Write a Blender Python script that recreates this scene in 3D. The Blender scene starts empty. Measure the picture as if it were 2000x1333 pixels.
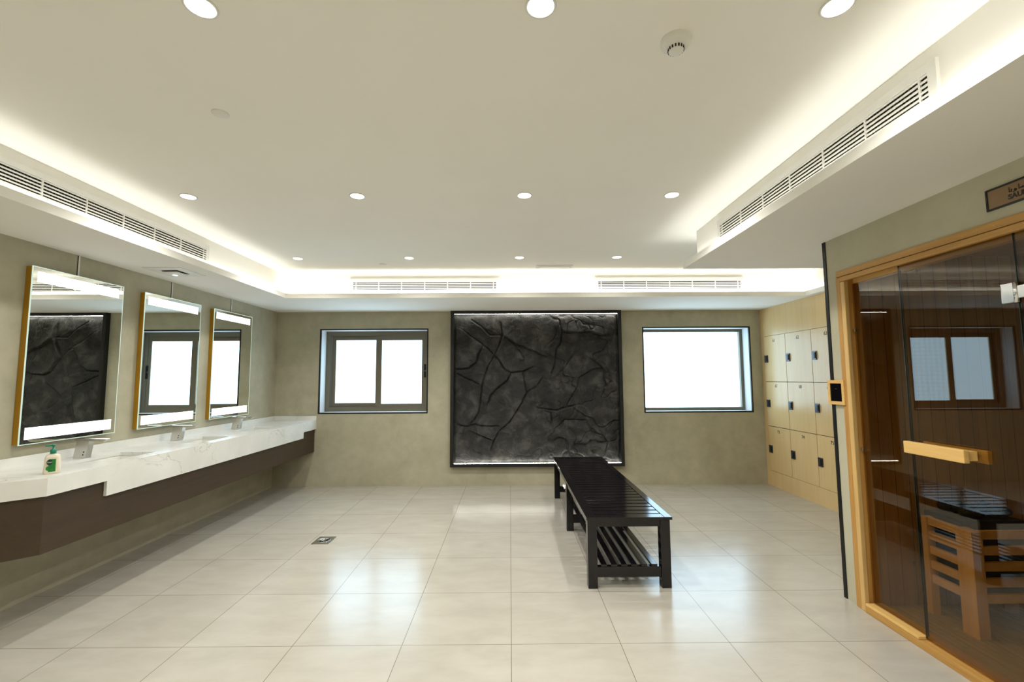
import bpy, bmesh, math, random
import numpy as np
from mathutils import Vector, Matrix

random.seed(7)
SC = bpy.context.scene
COL = SC.collection

# ------------------------------------------------------------------ camera, world, exposure
cam_d = bpy.data.cameras.new('camera')
cam_d.sensor_fit = 'HORIZONTAL'
cam_d.sensor_width = 36.0
cam_d.lens = 36.0 * 879.35 / 2000.0
cam_d.clip_start = 0.05
cam = bpy.data.objects.new('camera', cam_d)
COL.objects.link(cam)
PITCH, YAW, ROLL = 0.0826, 0.0054, 0.0056
def cam_matrix():
    # world -> camera: yaw about z, pitch about x, roll about the view axis
    cy, sy = math.cos(YAW), math.sin(YAW)
    cp, sp = math.cos(PITCH), math.sin(PITCH)
    cr, sr = math.cos(ROLL), math.sin(ROLL)
    A = Matrix(((cy, -sy, 0), (sy, cy, 0), (0, 0, 1)))
    B = Matrix(((1, 0, 0), (0, cp, sp), (0, -sp, cp)))
    D = Matrix(((cr, 0, -sr), (0, 1, 0), (sr, 0, cr)))
    M = D @ B @ A                      # rows: right, forward, up
    r, f, u = M[0], M[1], M[2]
    R = Matrix(((r[0], u[0], -f[0]), (r[1], u[1], -f[1]), (r[2], u[2], -f[2]))).to_4x4()
    R.translation = Vector((0, 0, 1.4566))
    return R
cam.matrix_world = cam_matrix()
SC.camera = cam

world = bpy.data.worlds.new('world'); SC.world = world
world.use_nodes = True
world.node_tree.nodes['Background'].inputs[0].default_value = (0.75, 0.88, 1.0, 1)
world.node_tree.nodes['Background'].inputs[1].default_value = 1.0
SC.view_settings.view_transform = 'Standard'
SC.view_settings.look = 'None'
SC.view_settings.gamma = 1.0
SC.view_settings.exposure = 0.0
SC.view_settings.use_curve_mapping = False
try:
    SC.cycles.max_bounces = 10
    SC.cycles.diffuse_bounces = 6
    SC.cycles.glossy_bounces = 6
    SC.cycles.transparent_max_bounces = 12
    SC.cycles.use_denoising = True
    SC.cycles.sample_clamp_indirect = 6.0
    SC.cycles.caustics_reflective = False
    SC.cycles.caustics_refractive = False
except Exception:
    pass

# light levels, all in one place
E_PANE = 5.2
E_COVE = 17.0
E_COVE_BACK = 52.0    # brighter strip along the window wall
W_DOWN = 56.0         # watts of each downlight's lamp
E_DOWN = 7.0
E_MIRROR = 2.6        # frosted light bands in the mirrors
E_STONE = 50.0         # LED strips of the stone panel
C_COVE = (1.0, 0.995, 0.955)
C_DOWN = (1.0, 0.98, 0.93)
C_DAY = (0.55, 0.80, 1.0)

# ------------------------------------------------------------------ room numbers (metres)
XL, XR, YB, YF = -3.238, 3.515, 6.263, -2.6
ZS, ZC = 2.395, 2.70           # soffit underside, upper ceiling
XS, YS = 2.214, 3.10           # sauna front wall plane, sauna far corner
XO = 4.15                      # outermost right

# ------------------------------------------------------------------ colour + node helpers
def lin(c):
    c = c / 255.0
    return c / 12.92 if c <= 0.04045 else ((c + 0.055) / 1.055) ** 2.4
def rgb(r, g, b): return (lin(r), lin(g), lin(b), 1.0)

class NT:
    def __init__(s, name):
        s.m = bpy.data.materials.new(name); s.m.use_nodes = True
        s.t = s.m.node_tree; s.n = s.t.nodes; s.l = s.t.links
        s.b = s.n['Principled BSDF']; s.out = s.n['Material Output']
    def new(s, kind, **kw):
        n = s.n.new('ShaderNode' + kind)
        for k, v in kw.items():
            if k.startswith('i_'):
                n.inputs[k[2:].replace('_', ' ')].default_value = v
            else:
                setattr(n, k, v)
        return n
    def link(s, a, b): s.l.new(a, b)
    def coord(s, which='Object', scale=(1, 1, 1), loc=(0, 0, 0)):
        tc = s.new('TexCoord'); mp = s.new('Mapping')
        mp.inputs['Scale'].default_value = scale; mp.inputs['Location'].default_value = loc
        s.link(tc.outputs[which], mp.inputs['Vector'])
        return mp.outputs['Vector']
    def noise(s, vec, scale, detail=3, rough=0.55, dist=0.0):
        n = s.new('TexNoise'); n.inputs['Scale'].default_value = scale
        n.inputs['Detail'].default_value = detail; n.inputs['Roughness'].default_value = rough
        n.inputs['Distortion'].default_value = dist
        s.link(vec, n.inputs['Vector']); return n.outputs['Fac']
    def ramp(s, fac, stops):
        r = s.new('ValToRGB'); e = r.color_ramp.elements
        while len(e) < len(stops): e.new(0.5)
        for el, (p, c) in zip(e, stops): el.position = p; el.color = c
        s.link(fac, r.inputs['Fac']); return r.outputs['Color']
    def math(s, op, a, b=None, c=None):
        n = s.new('Math', operation=op)
        for i, v in enumerate((a, b, c)):
            if v is None: continue
            if isinstance(v, (int, float)): n.inputs[i].default_value = v
            else: s.link(v, n.inputs[i])
        return n.outputs[0]
    def mix(s, fac, a, b, mode='MIX'):
        n = s.new('Mix', data_type='RGBA', blend_type=mode)
        for i, v in ((0, fac), (6, a), (7, b)):
            if isinstance(v, (int, float)): n.inputs[i].default_value = v
            elif isinstance(v, tuple): n.inputs[i].default_value = v
            else: s.link(v, n.inputs[i])
        return n.outputs[2]
    def bump(s, h, strength=0.2, dist=0.01):
        b = s.new('Bump'); b.inputs['Strength'].default_value = strength
        b.inputs['Distance'].default_value = dist
        s.link(h, b.inputs['Height']); s.link(b.outputs['Normal'], s.b.inputs['Normal'])
    def base(s, v):
        if isinstance(v, tuple): s.b.inputs['Base Color'].default_value = v
        else: s.link(v, s.b.inputs['Base Color'])
    def set(s, **kw):
        for k, v in kw.items():
            s.b.inputs[k.replace('_', ' ')].default_value = v
        return s

def simple(name, col, rough=0.5, metal=0.0, spec=0.5, var=0.04, scale=12.0):
    """plain surface with a faint procedural unevenness"""
    k = NT(name); v = k.coord()
    f = k.noise(v, scale, 3)
    dark = tuple(c * (1 - var) for c in col[:3]) + (1,)
    lite = tuple(min(1, c * (1 + var)) for c in col[:3]) + (1,)
    k.base(k.ramp(f, [(0.3, dark), (0.7, lite)]))
    k.set(Roughness=rough, Metallic=metal, Specular_IOR_Level=spec)
    return k.m

def emis(name, col, strength, pattern=None):
    k = NT(name)
    k.n.remove(k.b)
    e = k.new('Emission'); e.inputs['Color'].default_value = tuple(col) + (1,)
    e.inputs['Strength'].default_value = strength
    k.link(e.outputs[0], k.out.inputs['Surface'])
    return k.m

def m_plaster(name, a, b, bump=0.06):
    k = NT(name); v = k.coord()
    f1 = k.noise(v, 1.3, 5, 0.6, 0.4); f2 = k.noise(v, 7.0, 5, 0.65)
    f = k.math('ADD', k.math('MULTIPLY', f1, 0.6), k.math('MULTIPLY', f2, 0.4))
    k.base(k.ramp(f, [(0.34, a), (0.66, b)]))
    k.set(Roughness=0.62, Specular_IOR_Level=0.3)
    k.bump(k.noise(v, 45.0, 4), bump, 0.004)
    return k.m

def m_floor():
    k = NT('floor tiles'); tc = k.new('TexCoord'); sep = k.new('SeparateXYZ')
    k.link(tc.outputs['Object'], sep.inputs[0])
    def edge(s, off):
        t = k.math('FRACT', k.math('DIVIDE', k.math('SUBTRACT', s, off), 0.6))
        return k.math('MULTIPLY', k.math('MINIMUM', t, k.math('SUBTRACT', 1.0, t)), 0.6), \
               k.math('FLOOR', k.math('DIVIDE', k.math('SUBTRACT', s, off), 0.6))
    dx, ix = edge(sep.outputs[0], 0.0013); dy, iy = edge(sep.outputs[1], 3.8007)
    d = k.math('MINIMUM', dx, dy)
    grout = k.math('LESS_THAN', d, 0.0017)
    cmb = k.new('CombineXYZ'); k.link(ix, cmb.inputs[0]); k.link(iy, cmb.inputs[1])
    wn = k.new('TexWhiteNoise', noise_dimensions='3D'); k.link(cmb.outputs[0], wn.inputs['Vector'])
    # slow mottling inside each tile, stretched like honed limestone
    v = k.coord(scale=(1.0, 2.2, 1.0))
    f = k.noise(v, 3.0, 6, 0.6, 0.3)
    f = k.math('ADD', f, k.math('MULTIPLY', k.math('SUBTRACT', wn.outputs['Value'], 0.5), 0.14))
    c = k.ramp(f, [(0.3, rgb(174, 169, 157)), (0.7, rgb(185, 180, 169))])
    k.base(k.mix(grout, c, rgb(118, 110, 96)))
    r = k.math('ADD', 0.155, k.math('MULTIPLY', k.noise(v, 9.0, 5), 0.09))
    k.link(k.math('ADD', r, k.math('MULTIPLY', grout, 0.02)), k.b.inputs['Roughness'])
    k.set(Specular_IOR_Level=0.5)
    h = k.math('SUBTRACT', k.math('MULTIPLY', k.noise(k.coord(scale=(1, 2.5, 1)), 16.0, 4), 0.5), grout)
    k.bump(h, 0.10, 0.0025)
    return k.m

def m_wood(name, a, b, axis='z', knots=True, rough=0.45, plank=0.0, plank_axis='x', scale=1.0, groove=0.0016):
    k = NT(name)
    sc = {'x': (0.06, 1, 1), 'y': (1, 0.06, 1), 'z': (1, 1, 0.06)}[axis]
    v = k.coord(scale=tuple(s * scale for s in sc))
    f = k.noise(v, 42.0, 4, 0.6, 0.6); g = k.noise(v, 9.0, 3, 0.5, 1.2)
    f = k.math('ADD', k.math('MULTIPLY', f, 0.55), k.math('MULTIPLY', g, 0.45))
    tc = k.new('TexCoord'); sep = k.new('SeparateXYZ'); k.link(tc.outputs['Object'], sep.inputs[0])
    gr = None
    if plank:
        s = sep.outputs['xyz'.index(plank_axis)]
        q = k.math('DIVIDE', s, plank); t = k.math('FRACT', q)
        dd = k.math('MULTIPLY', k.math('MINIMUM', t, k.math('SUBTRACT', 1.0, t)), plank)
        gr = k.math('LESS_THAN', dd, groove)
        wn = k.new('TexWhiteNoise', noise_dimensions='1D'); k.link(k.math('FLOOR', q), wn.inputs['W'])
        f = k.math('ADD', f, k.math('MULTIPLY', k.math('SUBTRACT', wn.outputs['Value'], 0.5), 0.28))
    c = k.ramp(f, [(0.33, a), (0.68, b)])
    if knots:
        ks = {'x': (0.5, 1, 1), 'y': (1, 0.5, 1), 'z': (1, 1, 0.5)}[axis]
        vo = k.new('TexVoronoi'); vo.inputs['Scale'].default_value = 7.5 * scale
        k.link(k.coord(scale=ks, loc=(0.31, 0.17, 0.43)), vo.inputs['Vector'])
        kn = k.math('LESS_THAN', vo.outputs['Distance'], 0.075)
        rnd = k.new('SeparateXYZ'); k.link(vo.outputs['Color'], rnd.inputs[0])
        kn = k.math('MULTIPLY', kn, k.math('GREATER_THAN', rnd.outputs[0], 0.35))
        dk = tuple(x * 0.32 for x in a[:3]) + (1,)
        c = k.mix(k.math('MULTIPLY', kn, 0.75), c, dk)
    if gr is not None:
        c = k.mix(gr, c, tuple(x * 0.25 for x in a[:3]) + (1,))
    k.base(c); k.set(Roughness=rough, Specular_IOR_Level=0.4)
    k.bump(f, 0.08, 0.002)
    return k.m

def m_marble():
    k = NT('white veined quartz'); v = k.coord()
    w = k.noise(v, 1.7, 5, 0.55, 0.9)
    vein = k.math('ABSOLUTE', k.math('SUBTRACT', w, 0.5))
    line = k.ramp(vein, [(0.0, (1, 1, 1, 1)), (0.007, (0, 0, 0, 1))])
    sel = k.ramp(k.noise(v, 0.9, 2), [(0.52, (0, 0, 0, 1)), (0.64, (1, 1, 1, 1))])
    m = k.mix(1.0, line, sel, 'MULTIPLY')
    base = k.ramp(k.noise(v, 3.0, 4), [(0.3, rgb(214, 214, 208)), (0.7, rgb(230, 230, 226))])
    k.base(k.mix(m, base, rgb(184, 181, 172)))
    k.set(Roughness=0.22, Specular_IOR_Level=0.5)
    return k.m

def m_glass(name, tint, refl=1.0, rough=0.0):
    """thin sheet of architectural glass: tinted see-through + angle-dependent mirror reflection"""
    k = NT(name); k.n.remove(k.b)
    tr = k.new('BsdfTransparent'); tr.inputs[0].default_value = tint
    gl = k.new('BsdfGlossy'); gl.inputs['Roughness'].default_value = rough
    gl.inputs['Color'].default_value = (0.95, 0.97, 1, 1)
    lw = k.new('LayerWeight'); lw.inputs['Blend'].default_value = 0.5
    f = k.math('POWER', lw.outputs['Facing'], 5.0)
    f = k.math('MULTIPLY', k.math('ADD', 0.045, k.math('MULTIPLY', f, 0.95)), refl)
    f = k.math('MINIMUM', f, 1.0)
    mx = k.new('MixShader'); k.link(f, mx.inputs[0])
    k.link(tr.outputs[0], mx.inputs[1]); k.link(gl.outputs[0], mx.inputs[2])
    k.link(mx.outputs[0], k.out.inputs['Surface'])
    return k.m

def m_pane(name, strength, pattern=False):
    """frosted window pane glowing with the daylight behind it"""
    k = NT(name); k.n.remove(k.b)
    e = k.new('Emission')
    tc = k.new('TexCoord'); sep = k.new('SeparateXYZ'); k.link(tc.outputs['Object'], sep.inputs[0])
    z = sep.outputs[2]
    day = k.mix(0.0, C_DAY + (1,), C_DAY + (1,))
    if pattern:
        vo = k.new('TexVoronoi', feature='F1'); vo.inputs['Scale'].default_value = 13.0
        vo.inputs['Randomness'].default_value = 0.12
        k.link(k.coord(scale=(1.0, 1.0, 1.35)), vo.inputs['Vector'])
        f = k.ramp(vo.outputs['Distance'], [(0.35, (1, 1, 1, 1)), (0.6, (0.80, 0.86, 0.86, 1))])
        day = k.mix(1.0, day, f, 'MULTIPLY')
    k.link(day, e.inputs['Color']); e.inputs['Strength'].default_value = strength
    gl = k.new('BsdfGlossy'); gl.inputs['Roughness'].default_value = 0.25
    ad = k.new('MixShader'); ad.inputs[0].default_value = 0.04
    k.link(e.outputs[0], ad.inputs[1]); k.link(gl.outputs[0], ad.inputs[2])
    k.link(ad.outputs[0], k.out.inputs['Surface'])
    return k.m

M = {}
M['plaster'] = m_plaster('grey beige micro cement', rgb(160, 155, 133), rgb(186, 181, 158))
M['plaster_green'] = m_plaster('grey green micro cement', rgb(178, 174, 150), rgb(194, 190, 166))
M['ceiling'] = simple('matt white ceiling paint', rgb(242, 240, 233), 0.85, 0, 0.2, 0.01, 2.0)
M['white'] = simple('white satin metal', rgb(226, 225, 219), 0.45, 0, 0.4, 0.01, 5.0)
M['white_reveal'] = simple('white painted reveal', rgb(214, 216, 216), 0.6, 0, 0.3, 0.01, 5.0)
M['floor'] = m_floor()
M['marble'] = m_marble()
M['basin'] = simple('white glazed ceramic', rgb(226, 226, 220), 0.12, 0, 0.5, 0.01)
M['walnut'] = m_wood('dark walnut veneer', rgb(54, 42, 27), rgb(66, 52, 35), 'y', False, 0.5)
M['pine'] = m_wood('pine casing upright grain', rgb(176, 128, 64), rgb(200, 154, 86), 'z', True, 0.5)
M['pine_up_light'] = m_wood('light pine upright grain', rgb(200, 162, 100), rgb(222, 188, 126), 'z', True, 0.45)
M['pine_y'] = m_wood('pine casing level grain', rgb(172, 128, 64), rgb(198, 154, 86), 'y', True, 0.5)
M['pine_light'] = m_wood('light pine', rgb(214, 170, 98), rgb(232, 194, 124), 'y', False, 0.45)
M['pine_guard'] = m_wood('pine guard upright grain', rgb(208, 164, 96), rgb(228, 188, 122), 'z', True, 0.5)
M['pine_guard_y'] = m_wood('pine guard slats', rgb(208, 164, 96), rgb(228, 188, 122), 'y', True, 0.5)
M['sauna_x'] = m_wood('sauna boards far wall', rgb(158, 120, 62), rgb(188, 148, 84), 'z', True, 0.55, 0.088, 'x')
M['sauna_y'] = m_wood('sauna boards side wall', rgb(158, 120, 62), rgb(188, 148, 84), 'z', True, 0.55, 0.088, 'y')
M['sauna_ceil'] = m_wood('sauna boards ceiling', rgb(158, 120, 62), rgb(188, 148, 84), 'y', True, 0.55, 0.088, 'x')
M['deck'] = m_wood('sauna duckboard', rgb(150, 128, 86), rgb(178, 156, 112), 'y', False, 0.6)
M['locker'] = m_wood('pale maple laminate', rgb(216, 184, 130), rgb(224, 195, 145), 'z', False, 0.24, scale=0.8)
M['lock'] = simple('black plastic', rgb(14, 14, 16), 0.5, 0, 0.3)
M['lock_face'] = simple('dark blue grey plastic', rgb(44, 48, 60), 0.3, 0, 0.5)
M['black_metal'] = simple('black powder coat', rgb(24, 24, 22), 0.45, 0, 0.4)
M['black_trim'] = simple('black metal trim', rgb(30, 29, 26), 0.4, 0.3, 0.4)
M['alu'] = simple('bronze grey aluminium', rgb(112, 106, 90), 0.42, 0.35, 0.5, 0.03, 3.0)
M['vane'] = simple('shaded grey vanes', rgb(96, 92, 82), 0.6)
M['chrome'] = simple('polished chrome', (0.72, 0.73, 0.74, 1), 0.12, 1.0, 0.5, 0.01)
M['satin'] = simple('brushed steel', (0.62, 0.61, 0.58, 1), 0.28, 1.0, 0.5, 0.03)
M['brass'] = simple('satin gold edge', rgb(190, 142, 38), 0.34, 0.55, 0.5, 0.04, 4.0)
M['mirror'] = simple('silvered mirror', (0.86, 0.89, 0.86, 1), 0.0, 1.0, 0.5, 0.002)
M['grout_dark'] = simple('dark duct interior', rgb(40, 38, 32), 0.9)
M['bench'] = simple('black lacquered wood', rgb(18, 15, 18), 0.13, 0, 0.5, 0.10, 6.0)
M['soap'] = simple('cream plastic', rgb(226, 216, 196), 0.3)
M['teal'] = simple('teal plastic', rgb(0, 128, 100), 0.3)
M['green'] = simple('green label', rgb(20, 120, 40), 0.4, var=0.3, scale=60)
M['green_dark'] = simple('dark green oval', rgb(10, 50, 34), 0.4)
M['sign'] = simple('bronze sign plate', rgb(138, 112, 82), 0.35, 0.4)
M['ink'] = simple('dark ink', rgb(48, 40, 30), 0.6)
M['ink2'] = simple('near black lettering', rgb(40, 32, 24), 0.5)
M['heater'] = simple('dark heater steel', rgb(38, 36, 34), 0.4, 0.6)
M['rock'] = simple('heater stones', rgb(46, 46, 46), 0.85, 0, 0.3, 0.3, 20)
M['glass_fixed'] = m_glass('bronze tinted glass', (0.76, 0.69, 0.55, 1), 1.1)
M['glass_edge'] = simple('dark green glass edge', rgb(28, 36, 32), 0.2)
M['glass_clear'] = m_glass('clear mirror rim glass', (0.92, 0.98, 0.94, 1), 1.0)
M['pane'] = m_pane('frosted daylight pane', E_PANE)
M['pane_hex'] = m_pane('frosted daylight pane with honeycomb screen behind', E_PANE, True)
M['cove'] = emis('cove LED', C_COVE, E_COVE)
M['cove_back'] = emis('cove LED window wall', C_COVE, E_COVE_BACK)
M['down'] = emis('downlight lens', C_DOWN, E_DOWN)
M['band'] = emis('mirror light band', (1.0, 0.99, 0.97), E_MIRROR)
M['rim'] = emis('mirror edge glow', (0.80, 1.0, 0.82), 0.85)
M['stone_led'] = emis('stone panel LED', (1.0, 0.97, 0.88), E_STONE)
M['display'] = simple('black display glass', rgb(10, 7, 12), 0.08)
M['glow'] = emis('vent plate glint', (0.85, 1.0, 0.94), 2.0)

def m_stone():
    k = NT('charcoal rock face'); v = k.coord()
    f = k.noise(v, 5.0, 8, 0.62, 0.5); g = k.noise(v, 60.0, 5, 0.7)
    k.base(k.ramp(f, [(0.36, rgb(28, 28, 27)), (0.5, rgb(42, 42, 40)), (0.66, rgb(70, 69, 66))]))  # stone mottling, its contrast raised to imitate shading across the plates
    k.set(Roughness=0.7, Specular_IOR_Level=0.35)
    r = k.noise(v, 6.5, 6, 0.6, 0.9)
    ridge = k.math('ABSOLUTE', k.math('SUBTRACT', r, 0.5))
    k.bump(k.math('ADD', k.math('MULTIPLY', g, 0.12), k.math('MULTIPLY', ridge, 2.2)), 0.45, 0.03)
    return k.m
M['stone'] = m_stone()

# ------------------------------------------------------------------ mesh helpers
class MB:
    def __init__(s): s.bm = bmesh.new()
    def box(s, x0, x1, y0, y1, z0, z1, bev=0.0, seg=2):
        x0, x1 = sorted((x0, x1)); y0, y1 = sorted((y0, y1)); z0, z1 = sorted((z0, z1))
        t = bmesh.new()
        bmesh.ops.create_cube(t, size=1.0)
        for v in t.verts:
            v.co = Vector(((x0 + x1) / 2 + v.co.x * (x1 - x0), (y0 + y1) / 2 + v.co.y * (y1 - y0), (z0 + z1) / 2 + v.co.z * (z1 - z0)))
        if bev > 0:
            bmesh.ops.bevel(t, geom=list(t.edges), offset=min(bev, (x1-x0)*.45, (y1-y0)*.45, (z1-z0)*.45), segments=seg, profile=0.7, affect='EDGES')
        s.merge(t); return s
    def merge(s, t, mat=None):
        if mat is not None: bmesh.ops.transform(t, matrix=mat, verts=t.verts)
        vm = {v: s.bm.verts.new(v.co) for v in t.verts}
        for f in t.faces:
            try: nf = s.bm.faces.new([vm[v] for v in f.verts]); nf.smooth = f.smooth
            except ValueError: pass
        t.free()
    def cyl(s, c, r, h, axis='z', seg=32, r2=None, cap=True, smooth=True):
        t = bmesh.new()
        bmesh.ops.create_cone(t, cap_ends=cap, segments=seg, radius1=r, radius2=r if r2 is None else r2, depth=h)
        for f in t.faces: f.smooth = smooth and len(f.verts) == 4
        R = {'z': Matrix(), 'x': Matrix.Rotation(math.pi/2, 4, 'Y'), 'y': Matrix.Rotation(-math.pi/2, 4, 'X')}[axis]
        s.merge(t, Matrix.Translation(c) @ R); return s
    def lathe(s, c, prof, seg=40, sx=1.0, sy=1.0, smooth=True):
        rings = []
        for r, z in prof:
            if r < 1e-6: rings.append([s.bm.verts.new((c[0], c[1], c[2] + z))])
            else: rings.append([s.bm.verts.new((c[0] + sx*r*math.cos(2*math.pi*i/seg), c[1] + sy*r*math.sin(2*math.pi*i/seg), c[2] + z)) for i in range(seg)])
        for a, b in zip(rings, rings[1:]):
            for i in range(seg):
                j = (i + 1) % seg
                if len(a) == 1 and len(b) == 1: continue
                if len(a) == 1: f = s.bm.faces.new((a[0], b[i], b[j]))
                elif len(b) == 1: f = s.bm.faces.new((a[i], a[j], b[0]))
                else: f = s.bm.faces.new((a[i], a[j], b[j], b[i]))
                f.smooth = smooth
        return s
    def prism(s, pts, z0, z1):
        """pts: list of (x, y)"""
        a = [s.bm.verts.new((x, y, z0)) for x, y in pts]; b = [s.bm.verts.new((x, y, z1)) for x, y in pts]
        s.bm.faces.new(a[::-1]); s.bm.faces.new(b); n = len(pts)
        for i in range(n): s.bm.faces.new((a[i], a[(i+1) % n], b[(i+1) % n], b[i]))
        return s
    def hexa(s, bot, top):
        a = [s.bm.verts.new(p) for p in bot]; b = [s.bm.verts.new(p) for p in top]; n = len(bot)
        s.bm.faces.new(a[::-1]); s.bm.faces.new(b)
        for i in range(n): s.bm.faces.new((a[i], a[(i+1) % n], b[(i+1) % n], b[i]))
        return s
    def frame(s, ax, p0, p1, a0, a1, b0, b1, w, bev=0.0, w_b=None):
        """rectangular frame in the plane normal to ax; p = thickness range, a/b outer extents, w bar width"""
        wb = w if w_b is None else w_b
        def bx(A0, A1, B0, B1):
            if ax == 'x': s.box(p0, p1, A0, A1, B0, B1, bev)
            elif ax == 'y': s.box(A0, A1, p0, p1, B0, B1, bev)
            else: s.box(A0, A1, B0, B1, p0, p1, bev)
        bx(a0, a0 + w, b0, b1); bx(a1 - w, a1, b0, b1)
        bx(a0 + w, a1 - w, b0, b0 + wb); bx(a0 + w, a1 - w, b1 - wb, b1)
        return s
    def build(s, name, mat, parent=None, loc=None):
        bmesh.ops.recalc_face_normals(s.bm, faces=s.bm.faces)
        if parent is not None: off = Vector(parent.get('_o', (0, 0, 0)))
        elif loc is not None: off = Vector(loc)
        else: off = Vector((0, 0, 0))
        bmesh.ops.translate(s.bm, verts=s.bm.verts, vec=-off)
        me = bpy.data.meshes.new(name); s.bm.to_mesh(me); s.bm.free()
        me.materials.append(mat)
        o = bpy.data.objects.new(name, me); COL.objects.link(o)
        if parent is not None: o.parent = parent; o['_o'] = tuple(off)
        else: o.location = off; o['_o'] = tuple(off)
        return o

def tag(o, label=None, cat=None, group=None, kind=None):
    if label: o['label'] = label
    if cat: o['category'] = cat
    if group: o['group'] = group
    if kind: o['kind'] = kind
    return o
def thing(name, loc, label, cat, group=None, kind=None):
    o = bpy.data.objects.new(name, None); COL.objects.link(o); o.location = loc
    o.empty_display_size = 0.1; o['_o'] = tuple(loc)
    return tag(o, label, cat, group, kind)
def struct(name, mb, mat, label=None):
    return tag(mb.build(name, mat), label, None, None, 'structure')

def text_mesh(body, size, mat, name, parent, M4, extrude=0.0006, align='CENTER', bold=0.0):
    cu = bpy.data.curves.new(name, 'FONT'); cu.body = body; cu.size = size
    cu.align_x = align; cu.align_y = 'CENTER'; cu.extrude = extrude; cu.offset = bold
    ob = bpy.data.objects.new(name, cu); COL.objects.link(ob)
    bpy.context.view_layer.update()
    me = bpy.data.meshes.new_from_object(ob.evaluated_get(bpy.context.evaluated_depsgraph_get()))
    bpy.data.objects.remove(ob); bpy.data.curves.remove(cu)
    off = Vector(parent.get('_o', (0, 0, 0)))
    me.transform(Matrix.Translation(-off) @ M4)
    me.materials.clear(); me.materials.append(mat)
    o = bpy.data.objects.new(name, me); COL.objects.link(o); o.parent = parent; o['_o'] = tuple(off)
    return o

# ================================================================== STRUCTURE
struct('floor', MB().box(-3.6, XO + .2, YF - .2, 6.7, -0.12, 0.0), M['floor'], 'cream square floor tiles with thin joints')
struct('ceiling', MB().box(-3.6, XO + .2, YF - .2, 6.7, ZC, ZC + 0.12), M['ceiling'], 'raised white ceiling')
struct('wall_left', MB().box(XL - 0.25, XL, YF, 6.6, 0, ZC), M['plaster'])
struct('wall_front', MB().box(-3.5, XO + .1, YF - 0.2, YF, 0, ZC), M['plaster'])
struct('wall_right', MB().box(XO - .1, XO + 0.1, YF, 6.6, 0, ZC), M['plaster'])

# windows: outer trim extents in the wall
W1 = (-2.642, -1.132, 0.982, 2.157)
W2 = (1.856, 3.368, 0.972, 2.164)
ti = 0.017
def hole(w): return (w[0] + ti*.5, w[1] - ti*.5, w[2] + ti*.5, w[3] - ti*.5)
h1, h2 = hole(W1), hole(W2)
wb = MB()
wb.box(XL - .25, h1[0], YB, 6.60, 0, ZC).box(h1[1], h2[0], YB, 6.60, 0, ZC).box(h2[1], XO, YB, 6.60, 0, ZC)
for h in (h1, h2):
    wb.box(h[0], h[1], YB, 6.60, 0, h[2]).box(h[0], h[1], YB, 6.60, h[3], ZC)
struct('wall_back', wb, M['plaster'])

# ---- window 1 : two sliding frosted sashes
w = thing('window_1', (-1.887, 6.47, W1[2]), 'left sliding window with two frosted panes in a bronze grey frame', 'window', kind='structure')
MB().frame('y', YB - 0.004, YB + 0.02, *W1, ti).build('black_trim', M['black_trim'], w)
r = MB(); x0, x1, z0, z1 = W1[0] + ti, W1[1] - ti, W1[2] + ti, W1[3] - ti
r.frame('y', YB + 0.021, 6.45, x0 - .006, x1 + .006, z0 - .006, z1 + .006, 0.006)
r.build('white_reveal', M['white_reveal'], w)
MB().frame('y', 6.45, 6.53, x0, x1, z0, z1, 0.062, 0.003).build('window_frame', M['alu'], w)
s1 = MB().box(-2.553, -2.498, 6.487, 6.515, 1.054, 2.082).box(-1.915, -1.86, 6.487, 6.515, 1.054, 2.082).box(-2.498, -1.915, 6.487, 6.515, 1.054, 1.117).box(-2.498, -1.915, 6.487, 6.515, 2.016, 2.082).build('sash', M['alu'], w)
MB().box(-2.5, -1.913, 6.498, 6.503, 1.115, 2.018).build('pane', M['pane'], s1)
s2 = MB().box(-1.915, -1.832, 6.455, 6.484, 1.045, 2.095, .002).box(-1.258, -1.165, 6.455, 6.484, 1.045, 2.095, .002).box(-1.832, -1.258, 6.455, 6.484, 1.045, 1.106).box(-1.832, -1.258, 6.455, 6.484, 2.010, 2.095).build('sash', M['alu'], w)
MB().box(-1.834, -1.256, 6.467, 6.472, 1.104, 2.012).build('pane', M['pane_hex'], s2)
MB().box(-1.224, -1.194, 6.444, 6.456, 1.475, 1.560, 0.004).box(-1.224, -1.194, 6.444, 6.456, 1.580, 1.665, 0.004).box(-1.213, -1.204, 6.436, 6.446, 1.50, 1.64, 0.003).build('latch', M['lock'], s2)

# ---- window 2 : one large bright opening
w = thing('window_2', (2.612, 6.47, W2[2]), 'right window, one large overexposed opening with thin grey frame', 'window', kind='structure')
MB().frame('y', YB - 0.004, YB + 0.02, *W2, ti).build('black_trim', M['black_trim'], w)
x0, x1, z0, z1 = W2[0] + ti, W2[1] - ti, W2[2] + ti, W2[3] - ti
MB().frame('y', YB + 0.021, 6.45, x0 - .006, x1 + .006, z0 - .006, z1 + .006, 0.006).build('white_reveal', M['white_reveal'], w)
MB().frame('y', 6.45, 6.50, x0, x1, z0, z1, 0.040, 0.003).build('window_frame', M['alu'], w)
MB().frame('y', 6.50, 6.585, x0 + .002, x1 - .002, z0 + .006, z1 - .006, 0.028).build('outer_reveal', M['white_reveal'], w)
MB().box(x0, x1, 6.586, 6.592, z0, z1).build('pane', M['pane'], w)

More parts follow.
